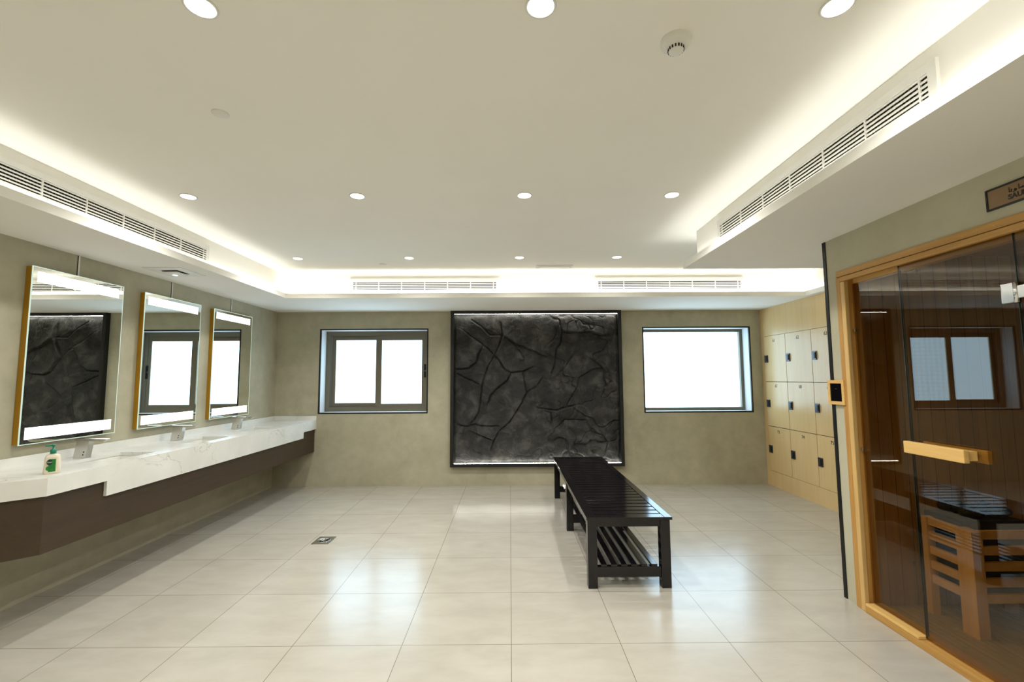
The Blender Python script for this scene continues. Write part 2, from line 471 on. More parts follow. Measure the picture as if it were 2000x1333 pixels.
# ---- soffits with LED coves
LIPH, PL = 0.055, 0.012
XFL, XLL = -2.67, -2.58        # left fascia, left lip
YFB, YLB = 5.26, 5.17          # back fascia, back lip
XFR, XLR = 1.600, 1.510        # near right fascia, lip
YFE, YLE = 3.745, 3.835        # end of the near right soffit
XFF, XLF = 3.54, 3.45          # far right fascia over the lockers
def lipbox(m, *b): m.box(*b)
t = MB().box(XL, XFL, YF, YB, ZS, ZC).box(XFL, XLL, YF, YLB, ZS, ZS + PL).box(XLL - PL, XLL, YF, YLB, ZS + PL, ZS + LIPH)
o = struct('trim_1', t, M['ceiling'], 'dropped white soffit above the vanity')
MB().box(-2.640, -2.622, YF + .1, YLB - .02, ZS + PL, ZS + PL + .008).build('light_strip', M['cove'], o)
t = MB().box(XFL, XFF, YFB, YB, ZS, ZC).box(XFL, XFF, YLB, YFB, ZS, ZS + PL).box(XLL - PL, XLF + PL, YLB, YLB + PL, ZS + PL, ZS + LIPH)
o = struct('trim_2', t, M['ceiling'], 'dropped white soffit along the window wall')
MB().box(-2.62, XLF + .03, YFB - .076, YFB - .058, ZS + PL, ZS + PL + .018).build('light_strip', M['cove_back'], o)
t = MB().box(XFF, XO, YFE, YB, ZS, ZC).box(XLF, XFF, YLE, YLB, ZS, ZS + PL).box(XLF, XLF + PL, YLE, YLB, ZS + PL, ZS + LIPH)
o = struct('trim_3', t, M['ceiling'], 'narrow white soffit above the lockers')
MB().box(3.492, 3.510, YLE + .05, YLB - .02, ZS + PL, ZS + PL + .008).build('light_strip', M['cove'], o)
t = MB().box(XFR, XO, YF, YFE, ZS, ZC).box(XLR, XFR, YF, YLE, ZS, ZS + PL).box(XFR, XFF, YFE, YLE, ZS, ZS + PL)
t.box(XLR, XLR + PL, YF, YLE, ZS + PL, ZS + LIPH).box(XLR + PL, XLF, YLE - PL, YLE, ZS + PL, ZS + LIPH)
o = struct('trim_4', t, M['ceiling'], 'dropped white soffit above the sauna')
MB().box(1.552, 1.570, YF + .1, YLE - .04, ZS + PL, ZS + PL + .008).box(1.59, XLF, YFE + .030, YFE + .048, ZS + PL, ZS + PL + .008).build('light_strip', M['cove'], o)

# ---- sauna walls
sw = MB()
OY0, OY1, OZ = 1.12, 2.985, 2.150
sw.box(XS, XS + .09, OY1, YS - .001, 0, ZS).box(XS, XS + .09, YF, OY0, 0, ZS).box(XS, XS + .09, OY0, OY1, OZ, ZS)
sw.box(XS + .09, XO - .1, YS - .075, YS - .001, 0, ZS)
struct('wall_sauna', sw, M['plaster_green'], 'grey green cement wall around the sauna opening')
struct('trim_5', MB().box(XS - .006, XS + .004, YS - .026, YS + .002, 0.0, ZS - .002), M['black_trim'], 'black corner strip of the sauna wall')
sl = MB().box(XS + .091, 3.95, 2.93, 3.02, 0, 2.25)
struct('wall_sauna_far', sl, M['sauna_x'], 'vertical pine boards on the far sauna wall')
struct('wall_sauna_side', MB().box(3.88, 3.95, 0.9, 2.93, 0, 2.25), M['sauna_y'])
struct('wall_sauna_near', MB().box(XS + .091, 3.95, .83, .90, 0, 2.25), M['sauna_x'])
struct('ceiling_sauna', MB().box(XS + .091, 3.95, .83, 3.02, 2.25, 2.29), M['sauna_ceil'])
dk = MB()
n = 0; x = XS + .10
while x < 3.86:
    dk.box(x, x + .030, .91, 2.925, 0.012, 0.030); x += .038
for y in (1.1, 1.7, 2.3, 2.85): dk.box(XS + .10, 3.86, y, y + .03, 0.0, 0.012)
tag(dk.build('duckboard', M['deck'], None, (2.9, 1.9, 0)), 'slatted wooden duckboard on the sauna floor', 'floor board')

# vertical grooves of the left wall above each mirror
for i, y in enumerate((3.337, 4.275, 5.200)):
    struct('trim_%d' % (6 + i), MB().box(XL, XL + .004, y, y + .013, 2.232, ZS - .001), M['white'], 'upright joint strip above a mirror')
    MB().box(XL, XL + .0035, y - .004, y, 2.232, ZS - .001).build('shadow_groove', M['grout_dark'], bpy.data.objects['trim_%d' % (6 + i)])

# ================================================================== STONE PANEL
def stone_heights(X, Z):
    """relief of the stone slab: plates that overlap along the cracks seen in the photo"""
    rs = np.random.RandomState(3)
    def fbm(X, Z, f0, octv, seed):
        r = np.random.RandomState(seed); out = np.zeros_like(X); amp = 1.0; tot = 0
        for o_ in range(octv):
            for k_ in range(5):
                a = r.rand() * math.tau; fr = f0 * (2 ** o_) * (0.7 + 0.6 * r.rand()); ph = r.rand() * math.tau
                wob = 0.6 * np.sin(fr * 0.7 * (X * math.cos(a + 1.3) + Z * math.sin(a + 1.3)) + ph * 2)
                out += amp * np.sin(fr * (X * math.cos(a) + Z * math.sin(a)) + ph + wob) / 5
            tot += amp; amp *= 0.55
        return out / tot
    wx = X + 0.018 * fbm(X, Z, 16, 3, 5); wz = Z + 0.018 * fbm(X, Z, 16, 3, 6)
    H = 0.012 + 0.022 * fbm(X, Z, 5.0, 3, 1) + 0.010 * fbm(X, Z, 18, 4, 2)
    # minor creases wandering between the big cracks, stronger on the right half
    c1 = fbm(wx, wz, 7.5, 3, 21); c2 = fbm(wx, wz, 9.0, 3, 22); rt = np.clip((X - 0.1) / 0.6, 0.25, 1.0)
    H -= rt * (0.012 * np.exp(-(np.abs(c1) / 0.022) ** 2) + 0.010 * np.exp(-(np.abs(c2) / 0.018) ** 2))
    H += rt * 0.008 * np.sign(c1) * np.exp(-np.abs(c1) / 0.12)
    def px(a, b):   # crack points were read in a crop of the photo; they sit on the wall plane
        u, v = 560 + .3751 * a, 480 + .3751 * b
        gx, gz = (u - 1000) / 879.35, (666.5 - v) / 879.35
        cr, sr = math.cos(ROLL), math.sin(ROLL); gx, gz = cr*gx + sr*gz, -sr*gx + cr*gz
        cp, sp = math.cos(PITCH), math.sin(PITCH); gy, gz = cp - sp*gz, sp + cp*gz
        cy, sy = math.cos(YAW), math.sin(YAW); gx, gy = cy*gx + sy*gy, -sy*gx + cy*gy
        t_ = YB / gy
        return gx * t_, 1.4566 + gz * t_
    cracks = [
     [(925,450),(1000,500),(1045,540),(1080,575)], [(1080,575),(1110,520),(1125,470),(1115,400)],
     [(1080,575),(1050,620),(1030,680),(1015,730),(1010,800),(1000,870),(950,935)],
     [(1080,575),(1110,600),(1140,645),(1165,660),(1230,655),(1285,632)],
     [(1165,665),(1150,700),(1100,740),(1060,780),(1045,830)],
     [(1230,660),(1235,710),(1250,765),(1220,820),(1160,915),(1105,965),(1075,1010),(1060,1060)],
     [(885,665),(950,700),(1005,725)], [(1020,515),(1000,560),(990,610)], [(880,640),(950,640),(990,610)],
     [(885,930),(940,940),(985,925),(1000,935),(1110,940)], [(1125,470),(1180,505),(1270,545),(1350,580)],
     [(1415,385),(1430,450),(1420,510),(1400,540),(1395,620),(1375,670)],
     [(1430,450),(1500,455),(1580,450),(1640,470),(1680,465)],
     [(1560,575),(1620,620),(1650,650),(1655,700),(1670,735)],
     [(1640,640),(1580,650),(1520,690),(1510,740),(1480,790)], [(1500,560),(1460,620),(1410,680)],
     [(1300,845),(1400,860),(1510,830)], [(1390,960),(1450,910),(1560,910),(1590,970),(1650,990)],
     [(960,390),(1010,420),(1060,470),(1125,470)], [(1250,765),(1300,740),(1330,690)],
     [(1380,930),(1370,870),(1300,845)], [(1650,990),(1670,1020),(1660,1070)], [(1180,505),(1215,560),(1235,600)],
     [(1075,1010),(1010,985),(950,960)],
    ]
    rc = np.random.RandomState(11)
    for c in cracks:
        pts = [px(*p) for p in c]
        best = np.full(X.shape, 9.0); side = np.zeros_like(X); tpar = np.zeros_like(X)
        for i, (p, q) in enumerate(zip(pts, pts[1:])):
            dx, dz = q[0]-p[0], q[1]-p[1]; L2 = dx*dx + dz*dz
            t_ = np.clip(((wx - p[0])*dx + (wz - p[1])*dz) / L2, 0, 1)
            ex, ez = wx - (p[0] + t_*dx), wz - (p[1] + t_*dz)
            d = np.sqrt(ex*ex + ez*ez); sgn = np.sign(dx*ez - dz*ex)
            m_ = d < best
            best = np.where(m_, d, best); side = np.where(m_, sgn, side)
            tpar = np.where(m_, (i + t_) / (len(pts) - 1), tpar)
        fade = np.clip(np.minimum(tpar, 1 - tpar) * 8 + 0.25, 0, 1)
        s = 1 if rc.rand() > .5 else -1
        H += fade * 0.024 * np.where(side * s > 0, np.exp(-best / 0.08), 0) * np.clip(best / 0.006, 0, 1)
        H -= fade * 0.022 * np.exp(-(best / 0.009) ** 2)
        H -= fade * 0.007 * np.where(side * s <= 0, np.exp(-best / 0.06), 0)
    # rough chiselled texture near the lower lip
    H += 0.0022 * fbm(X, Z, 70, 3, 9) * (0.4 + np.exp(-(Z - .313) / .25))
    return H

PX0, PX1, PZ0, PZ1 = -0.770, 1.507, 0.313, 2.357
sp = thing('stone_panel', (0.37, YB, 0.262), 'large charcoal rock relief panel in a black frame on the window wall', 'wall panel')
MB().frame('y', YB - .070, YB, -0.815, 1.552, 0.262, ZS - .001, 0.046, 0.003).build('frame', M['black_metal'], sp)
nx, nz = 300, 270
gx = np.linspace(PX0, PX1, nx); gz = np.linspace(PZ0, PZ1, nz)
GX, GZ = np.meshgrid(gx, gz); HH = stone_heights(GX, GZ)
edge = np.minimum(np.minimum(GX - PX0, PX1 - GX), np.minimum(GZ - PZ0, PZ1 - GZ))
HH = HH * np.clip(edge / 0.03, 0.15, 1)
co = np.empty((nx * nz, 3)); oo = sp['_o']
co[:, 0] = GX.ravel() - oo[0]; co[:, 1] = (YB - 0.014 - np.clip(HH * 1.25, -0.012, 0.052)).ravel() - oo[1]; co[:, 2] = GZ.ravel() - oo[2]
idx = np.arange(nx * nz).reshape(nz, nx)
fc = np.stack([idx[:-1, :-1], idx[:-1, 1:], idx[1:, 1:], idx[1:, :-1]], -1).reshape(-1, 4)
me = bpy.data.meshes.new('rock_relief'); me.from_pydata(co.tolist(), [], fc.tolist())
me.polygons.foreach_set('use_smooth', [True] * len(me.polygons)); me.materials.append(M['stone'])
o = bpy.data.objects.new('rock_relief', me); COL.objects.link(o); o.parent = sp
MB().box(PX0 + .01, PX1 - .01, YB - .066, YB - .052, 2.347, 2.3505).build('light_strip', M['stone_led'], sp)
MB().box(PX0 + .01, PX1 - .01, YB - .066, YB - .052, 0.3085, 0.3125).build('light_strip', M['stone_led'], sp)

# ================================================================== VANITY
# stone worktop with chamfered near end
XC = -2.655; YN = 2.655; ZT = 0.90
CH = XL + 0.0 - 0; yw = YN - (XC - XL)      # where the 45 degree end meets the wall
ct = thing('vanity_worktop', (-2.95, 4.4, 0.70), 'long white veined quartz worktop with a deep front apron under the mirrors', 'worktop')
holes = [(c - .235, c + .235) for c in (3.345, 4.285, 5.205)]; HX0, HX1 = -3.035, -2.765
m = MB(); zt0, zt1 = ZT - .022, ZT
m.prism([(XL + .002, yw), (XC, YN), (XC, YN + .01), (XL + .002, YN + .01)], zt0, zt1)
m.box(XL + .002, HX0, YN + .01, YB - .002, zt0, zt1).box(HX1, XC, YN + .01, YB - .002, zt0, zt1)
ys = [YN + .01] + [v for h in holes for v in h] + [YB]
for a, b in zip(ys[::2], ys[1::2]): m.box(HX0, HX1, a, b, zt0, zt1)
m.build('slab', M['marble'], ct)
m = MB(); m.box(XC - .02, XC, YN, 3.045, .797, zt0).box(XC - .02, XC, 3.045, 5.885, .70, zt0).box(XC - .02, XC, 5.885, YB, .777, zt0)
d = .02 * math.sqrt(2)
m.prism([(XL + .002, yw), (XC, YN), (XC - .02, YN + .002), (XL + .002, yw + d)], .797, zt0)
m.build('apron', M['marble'], ct)
m = MB(); m.box(XL + .002, XL + .02, yw + .02, YB - .002, ZT, .960).box(XL + .02, XC + .003, YB - .02, YB - .002, ZT, .957)
m.build('upstand', M['marble'], ct)
vc = thing('vanity_cabinet', (-2.95, 4.4, 0.47), 'dark walnut wall hung cabinet box under the quartz worktop', 'cabinet')
XV = XC - .022; zb, zv = .470, .795
k_ = .03
yv = YN + .008
MB().box(XV - .018, XV, yv, 3.045, zb, zv).box(XV - .018, XV, 3.045, 5.885, zb, .698).box(XV - .018, XV, 5.885, YB, zb, .775).build('front_panel', M['walnut'], vc)
ywv = yv - (XV - XL)
MB().prism([(XL + .002, ywv), (XV, yv), (XV - .018, yv + .004), (XL + .002, ywv + .026)], zb, zv).build('end_panel', M['walnut'], vc)
MB().prism([(XL + .002, ywv + .03), (XV - .02, yv + .008), (XV - .02, YB - .002), (XL + .002, YB - .002)], zb, zb + .018).build('bottom_panel', M['walnut'], vc)

where = ['nearest the soap bottle', 'middle of the three', 'farthest, by the window wall']
for i, c in enumerate((3.345, 4.285, 5.205)):
    b = thing('washbasin', (-2.90, c, .76), 'white rectangular undermount basin, ' + where[i], 'basin', 'undermount basins in the worktop')
    y0, y1 = holes[i]; m = MB(); bm = m.bm
    def ring(x0, x1, a0, a1, z): return [bm.verts.new(p) for p in ((x0, a0, z), (x1, a0, z), (x1, a1, z), (x0, a1, z))]
    R1 = ring(HX0 - .004, HX1 + .004, y0 - .004, y1 + .004, zt0 - .001); R2 = ring(HX0 + .004, HX1 - .004, y0 + .004, y1 - .004, .80); R3 = ring(HX0 + .05, HX1 - .05, y0 + .06, y1 - .06, .772)
    for A, B in ((R1, R2), (R2, R3)):
        for q in range(4): bm.faces.new((A[q], A[(q+1) % 4], B[(q+1) % 4], B[q]))
    bm.faces.new(R3)
    m.build('bowl', M['basin'], b)
    MB().cyl((-2.90, c, .7745), .022, .004).build('drain', M['chrome'], b)
fn = ['beside the soap bottle at the near basin', 'at the middle basin', 'at the far basin by the window wall']
for i, c in enumerate((3.325, 4.255, 5.165)):
    f = thing('faucet', (-3.09, c, ZT), 'angular chrome sensor tap with long flat spout ' + fn[i], 'tap', 'chrome taps along the worktop')
    m = MB(); yw_ = .022
    m.hexa([(-3.138, c - yw_, ZT), (-3.050, c - yw_, ZT), (-3.050, c + yw_, ZT), (-3.138, c + yw_, ZT)],
           [(-3.118, c - yw_, 1.022), (-3.030, c - yw_, 1.022), (-3.030, c + yw_, 1.022), (-3.118, c + yw_, 1.022)])
    m.build('body', M['satin'], f)
    m = MB()
    m.hexa([(-3.132, c - yw_, 1.024), (-2.925, c - yw_, 1.018), (-2.925, c + yw_, 1.018), (-3.132, c + yw_, 1.024)],
           [(-3.136, c - yw_, 1.040), (-2.903, c - yw_, 1.036), (-2.903, c + yw_, 1.036), (-3.136, c + yw_, 1.040)])
    m.build('spout', M['chrome'], f)
    MB().cyl((-3.063, c - yw_ - .0006, .945), .0045, .002, 'y').cyl((-3.067, c - yw_ - .0006, .925), .0045, .002, 'y').build('sensor', M['lock'], f)

# ================================================================== MIRRORS
lab = ['gold edged mirror nearest the camera, reflecting the dark rock panel', 'gold edged middle mirror, reflecting the window sash with its latch', 'gold edged mirror farthest from the camera, next to the window wall']
for i, y0 in enumerate((2.981, 3.918, 4.845)):
    y1 = y0 + .715; z0, z1 = 1.036, 2.230
    mr = thing('wall_mirror', (XL, (y0 + y1) / 2, z0), lab[i], 'mirror', 'three lit mirrors above the worktop')
    MB().box(XL, XL + .042, y0 + .004, y1 - .004, z0 + .004, z1 - .004).build('casing', M['brass'], mr)
    g = MB().box(XL + .0425, XL + .048, y0 + .004, y1 - .004, z0 + .004, z1 - .004).build('mirror_glass', M['mirror'], mr)
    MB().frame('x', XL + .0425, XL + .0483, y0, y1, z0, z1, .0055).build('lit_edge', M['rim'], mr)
    MB().box(XL + .0480, XL + .0486, y0 + .035, y1 - .045, 2.125, 2.197).build('light_band', M['band'], mr)
    MB().box(XL + .0480, XL + .0486, y0 + .032, y1 - .040, 1.070, 1.148).build('light_band', M['band'], mr)

# ================================================================== SOAP BOTTLE
sb = thing('soap_bottle', (-2.770, 2.79, ZT), 'cream pump bottle of hand soap with green label near the worktop end', 'soap bottle')
c = (-2.770, 2.79, ZT)
m = MB()
bm = m.bm
prof = [(0.0, .044, .025), (.004, .048, .028), (.05, .046, .027), (.095, .042, .025), (.108, .037, .022), (.115, .022, .016), (.118, .016, .016)]
rings = []
for z, a, b_ in prof:
    rg = []
    for q in range(40):
        t_ = math.tau * q / 40; cx, sx = math.cos(t_), math.sin(t_)
        ex = 0.45 if z < .11 else 1.0
        rg.append(bm.verts.new((c[0] + a * math.copysign(abs(cx) ** ex, cx), c[1] + b_ * math.copysign(abs(sx) ** ex, sx), c[2] + z)))
    rings.append(rg)
for A, B in zip(rings, rings[1:]):
    for q in range(40):
        f_ = bm.faces.new((A[q], A[(q+1) % 40], B[(q+1) % 40], B[q])); f_.smooth = True
bm.faces.new(rings[0][::-1]); bm.faces.new(rings[-1])
m.build('bottle', M['soap'], sb)
MB().lathe((c[0], c[1], c[2] + .118), [(0, 0), (.018, 0), (.018, .020), (.013, .026), (.006, .028), (0.006, .040), (0, .040)]).build('collar', M['teal'], sb)
MB().lathe((c[0], c[1], c[2] + .156), [(0, 0), (.006, 0), (.010, .006), (.013, .012), (.011, .016), (0, .016)]).box(c[0] - .045, c[0] + .004, c[1] - .006, c[1] + .006, c[2] + .162, c[2] + .170, .002).build('pump_head', M['teal'], sb)
lb = MB().box(c[0] - .018, c[0] + .021, c[1] - .0305, c[1] - .024, c[2] + .013, c[2] + .088, .003).cyl((c[0] - .018, c[1] - .0285, c[2] + .034), .013, .004, 'y').build('label', M['green'], sb)
MB().cyl((c[0] - .012, c[1] - .0298, c[2] + .070), .017, .003, 'y').build('badge', M['green_dark'], sb)
text_mesh('Dettol', .011, M['white'], 'lettering', sb, Matrix.Translation((c[0] - .012, c[1] - .0316, c[2] + .070)) @ Matrix.Rotation(math.pi/2, 4, 'X'), .0003)

sb.rotation_euler = (0, 0, 0.70); sb.scale = (0.80, 1, 1)      # label turned towards the room

# ================================================================== BENCH
bn = thing('bench', (0.83, 4.45, 0), 'long black slatted wooden bench with a lower shelf in front of the rock panel', 'bench')
X0, X1, Y0, Y1, ZB = .530, 1.132, 3.235, 5.680, .482
m = MB(); m.box(X0, X0 + .072, Y0, Y1, ZB - .020, ZB, .003).box(X1 - .056, X1, Y0, Y1, ZB - .020, ZB, .003).box(X0 + .072, X1 - .056, Y0, Y0 + .078, ZB - .020, ZB, .003).box(X0 + .072, X1 - .056, Y1 - .075, Y1, ZB - .020, ZB, .003)
m.build('seat_frame', M['bench'], bn)
y = Y0 + .100; sl_ = MB(); step = .0905; wdt = .0700
while y + wdt < Y1 - .075:
    sl_.box(X0 + .072, X1 - .056, y, y + wdt, ZB - .019, ZB - .0025, .002); y += step
sl_.build('seat_slats', M['bench'], bn)
for yl in (3.243, 4.425, 5.590):
    for xl in (.538, 1.050):
        MB().box(xl, xl + .066, yl, yl + .066, 0, ZB - .021, .002).build('leg', M['bench'], bn)
    MB().box(.604, 1.050, yl + .012, yl + .050, .072, .142, .002).build('stretcher', M['bench'], bn)
m = MB()
for xa in (.546, 1.075): m.box(xa, xa + .022, 3.309, 4.425, .415, ZB - .021).box(xa, xa + .022, 4.491, 5.590, .415, ZB - .021)
m.box(.604, 1.050, 3.250, 3.275, .415, ZB - .021).box(.604, 1.050, 5.62, 5.645, .415, ZB - .021).box(.604, 1.050, 4.44, 4.47, .415, ZB - .021)
m.build('apron', M['bench'], bn)
m = MB()
for xs in (.651, .723, .793, .863, .933, 1.003): m.box(xs - .021, xs + .021, 3.256, 5.645, .1425, .158, .002)
m.build('shelf_slats', M['bench'], bn)

# ================================================================== LOCKERS
cols = [(5.712, 6.186), (5.218, 5.708), (4.724, 5.214)]
rows = [(2.008, 1.393, 'top'), (1.389, .797, 'middle'), (.793, .203, 'bottom')]
nums = [['61', '62', '63'], ['67', '68', '69'], ['73', '74', '75']]
colw = ['column next to the window wall', 'second column from the window wall', 'column beside the sauna wall']
XK = XR
for r_, (zt_, zb_, rn) in enumerate(rows):
    for c_, (ya, yb) in enumerate(cols):
        lk = thing('locker', (XK + .25, (ya + yb) / 2, zb_), 'pale wood locker in the %s row, %s' % (rn, colw[c_]), 'locker', 'numbered lockers of the locker wall')
        cb = MB(); cb.box(XK + .02, XK + .45, ya + .001, yb - .001, zb_ + .001, zt_ - .001)
        cb.build('cabinet', M['locker'], lk)
        dr = MB().box(XK, XK + .018, ya + .0015, yb - .0015, zb_ + .0015, zt_ - .0015, .001).build('door', M['locker'], lk)
        ly = yb - .010; zc_ = (1.699, 1.097, .490)[r_]
        ls = MB().box(XK - .012, XK - .0002, ly - .073, ly, zc_ - .050, zc_ + .050, .003).build('lock', M['lock_face'], dr)
        MB().box(XK - .019, XK - .012, ly - .070, ly - .046, zc_ - .032, zc_ + .036, .002).build('knob', M['lock'], dr)
        zn = (1.936, 1.333, .732)[r_]; yn = (5.953, 5.459, 4.968)[c_]
        Rm = Matrix.Rotation(-math.pi/2, 4, 'Z') @ Matrix.Rotation(math.pi/2, 4, 'X')
        text_mesh(nums[r_][c_], .056, M['ink'], 'number', dr, Matrix.Translation((XK - .0006, yn, zn)) @ Rm, .0004, bold=.0006)
sf = MB().box(XK + .001, XK + .45, 3.102, 6.262, 2.010, ZS - .001).box(XK + .001, XK + .45, 3.102, 6.262, 0, .201)
sf.box(XK + .001, XK + .45, 6.188, 6.262, .201, 2.010).box(XK + .001, XK + .45, 3.102, 4.722, .201, 2.010)
tag(sf.build('locker_surround', M['locker'], None, (XK + .2, 4.7, 0)), 'pale wood panelling with plinth around the numbered lockers', 'panelling')

# ================================================================== SAUNA FRONT
sd = thing('sauna_door_frame', (XS, 2.05, 0), 'pine door casing around the sauna glass', 'door frame')
def casing(a, b, x0, x1, y1, z1, y0, mat_v, mat_h, name_h, name_v):
    pass
# outer architrave, inner board, recess stop (far jamb, head, near jamb)
YO, YI, YJ = 2.985, 2.941, 2.895
m = MB().box(XS - .012, XS + .012, YI + .004, YO, 0.0, 2.115, .005)
m.box(XS - .012, XS + .012, OY0, OY0 + .044, 0, 2.115, .005)
m.build('architrave', M['pine'], sd)
MB().box(XS - .016, XS + .012, YI - .034, YI, 0.0, 2.082, .006).box(XS - .016, XS + .012, OY0 + .048, OY0 + .082, 0, 2.082, .006).build('jamb', M['pine_up_light'], sd)
m = MB().box(XS - .010, XS + .012, OY0, YO, 2.119, 2.158, .005).box(XS - .016, XS + .012, OY0 + .045, YI, 2.083, 2.115, .006)
m.build('head', M['pine_y'], sd)
m = MB().box(XS + .013, XS + .085, YI - .026, YO - .002, .0, 2.148).box(XS + .044, XS + .085, YI - .036, YI - .027, .05, 2.085).box(XS + .013, XS + .085, OY0 + .002, OY0 + .09, .0, 2.148)
m.build('lining', M['pine'], sd)
m = MB().box(XS + .013, XS + .085, OY0 + .09, YI - .027, 2.108, 2.148).box(XS + .044, XS + .085, OY0 + .09, YI - .037, 2.062, 2.107)
m.build('head_lining', M['pine_light'], sd)
m = MB().box(XS - .020, XS + .085, OY0 + .083, YI - .036, 0.0, .040, .006).box(XS + .030, XS + .085, OY0 + .09, YI - .037, .041, .056, .003)
m.build('sill', M['pine_y'], sd)
m = MB().box(XS - .020, XS + .028, 2.537, 2.90, .041, .056, .004)
m.build('sill_bead', M['pine_light'], sd)
# glass
XG = XS + .034
gp = thing('glass_panel', (XG, 2.71, .05), 'fixed tinted glass pane beside the far jamb of the sauna', 'glass panel', 'fixed sauna glass')
MB().box(XG, XG + .008, 2.540, 2.903, .057, 2.061).build('pane', M['glass_fixed'], gp)
MB().box(XG + .001, XG + .006, 2.5375, 2.5395, .057, 2.062).build('glass_edge', M['glass_edge'], gp)
MB().box(XG - .014, XG - .001, 2.884, 2.902, 1.745, 1.765, .002).build('clip', M['chrome'], gp)
MB().box(XG - .014, XG - .001, 2.884, 2.902, .985, 1.005, .002).build('clip', M['chrome'], gp)
XD = XS + .018
gd = thing('glass_door', (XD, 2.24, .05), 'tinted glass sauna door with wooden bar handle', 'door')
MB().box(XD, XD + .008, 1.942, 2.531, .050, 2.098).build('pane', M['glass_fixed'], gd)
MB().box(XD + .000, XD + .008, 2.5315, 2.5345, .050, 2.098).box(XD - .001, XD + .009, 1.9385, 1.9415, .050, 2.098).build('glass_edge', M['glass_edge'], gd)
hd = MB().box(XD - .078, XD - .050, 2.165, 2.495, 1.040, 1.104, .006).build('handle', M['pine_light'], gd)
MB().box(XD - .050, XD - .001, 2.175, 2.235, 1.050, 1.095, .003).box(XD - .050, XD - .001, 2.425, 2.485, 1.050, 1.095, .003).build('handle_block', M['pine_light'], hd)
MB().box(XD + .009, XD + .030, 2.138, 2.470, 1.040, 1.104, .004).build('inner_handle', M['pine_light'], gd)
for zz in (1.820, .35):
    MB().box(XD - .016, XD - .001, 1.943, 1.995, zz - .045, zz + .045, .004).box(XD - .016, XD - .001, 1.885, 1.930, zz - .028, zz + .028, .003).cyl((XD - .012, 1.937, zz), .009, .090).build('hinge', M['chrome'], gd)
gq = thing('glass_panel', (XG, 1.5, .05), 'fixed tinted glass pane on the hinge side of the sauna door', 'glass panel', 'fixed sauna glass')
MB().box(XD, XD + .008, 1.215, 1.936, .057, 2.106).build('pane', M['glass_fixed'], gq)

# control panel
cp = thing('control_panel', (XS, 3.03, 1.27), 'wood framed black sauna control on the cement corner', 'control panel')
MB().frame('x', XS - .022, XS - .0065, 2.962, 3.112, 1.268, 1.432, .022, .003).build('frame', M['pine_light'], cp)
MB().box(XS - .018, XS - .007, 2.984, 3.090, 1.290, 1.410).build('display', M['display'], cp)
MB().box(XS - .0195, XS - .0185, 3.030, 3.044, 1.372, 1.376).build('indicator', simple('dim red digits', rgb(90, 14, 18), .4), cp)

# sign
sg = thing('sauna_sign', (XS, 1.83, 2.21), 'bronze sauna sign plate with dark frame above the sauna casing', 'sign')
MB().frame('x', XS - .010, XS - .0005, 1.675, 2.011, 2.208, 2.307, .008, .001).build('frame', M['black_metal'], sg)
MB().box(XS - .007, XS - .001, 1.683, 2.003, 2.216, 2.299).build('plate', M['sign'], sg)
Rs = Matrix.Rotation(-math.pi/2, 4, 'Z') @ Matrix.Rotation(math.pi/2, 4, 'X')
text_mesh('SAUNA', .031, M['ink2'], 'lettering', sg, Matrix.Translation((XS - .0078, 1.868, 2.240)) @ Rs, .0006, bold=.0010)
# Arabic word, drawn letter by letter as pen strokes (u runs left to right, v up)
strokes = [
 [(1.00, 0.0), (1.00, .62)],
 [(.90, .62), (.90, .0), (.60, .0), (.60, .14), (.60, .0), (.54, .0), (.54, .14), (.54, 0), (.48, .0), (.48, .14)],
 [(.78, 0), (.74, .0)], [(.48, 0), (.40, .0), (.40, .62)],
 [(.30, .06), (.27, .14), (.22, .10), (.24, .03), (.30, .06), (.27, -.12), (.17, -.18)],
 [(.11, .16), (.11, .0), (.02, .0), (.02, .62)], [(.10, .26), (.12, .26)],
]
am = MB()
for st in strokes:
    for p, q in zip(st, st[1:]):
        a = Vector((0, -p[0] * .100, p[1] * .030)); b = Vector((0, -q[0] * .100, q[1] * .030))
        d_ = b - a; L = d_.length
        if L < 1e-6: continue
        ang = math.atan2(d_.z, d_.y)
        t2 = bmesh.new(); bmesh.ops.create_cube(t2, size=1.0)
        for v in t2.verts: v.co = Vector((v.co.x * .0012, v.co.y * (L + .003), v.co.z * .0034))
        am.merge(t2, Matrix.Translation(Vector((XS - .0076, 1.915, 2.264)) + (a + b) / 2) @ Matrix.Rotation(ang, 4, 'X'))
am.build('lettering', M['ink2'], sg)

# ---- heater and its guard
gd_ = thing('heater_guard', (2.75, 2.69, .03), 'pine slatted guard rail around the sauna heater behind the glass', 'heater guard')
GX0, GX1, GY0, GY1 = 2.530, 3.05, 2.540, 2.845
for (xa, ya, wx_, wy_) in ((GX0, GY0, .062, .092), (GX0, GY1 - .035, .05, .035), (GX1 - .062, GY0, .062, .092), (GX1 - .05, GY1 - .035, .05, .035)):
    MB().box(xa, xa + wx_, ya, ya + wy_, .030, .600, .003).build('post', M['pine_guard'], gd_)
m = MB()
for zt_ in (.600, .515, .430, .345, .261):
    m.box(GX0 + .012, GX0 + .032, GY0 + .092, GY1 - .035, zt_ - .045, zt_).box(GX1 - .032, GX1 - .012, GY0 + .092, GY1 - .035, zt_ - .045, zt_)
    m.box(GX0 + .062, GX1 - .062, GY0 + .012, GY0 + .032, zt_ - .045, zt_)
m.build('rails', M['pine_guard_y'], gd_)
ht = thing('sauna_heater', (2.79, 2.75, .2), 'dark steel sauna heater filled with stones inside the pine guard', 'heater')
MB().box(2.60, 2.98, 2.66, 2.90, .18, .62, .01).box(2.62, 2.96, 2.90, 2.929, .25, .55).build('body', M['heater'], ht)
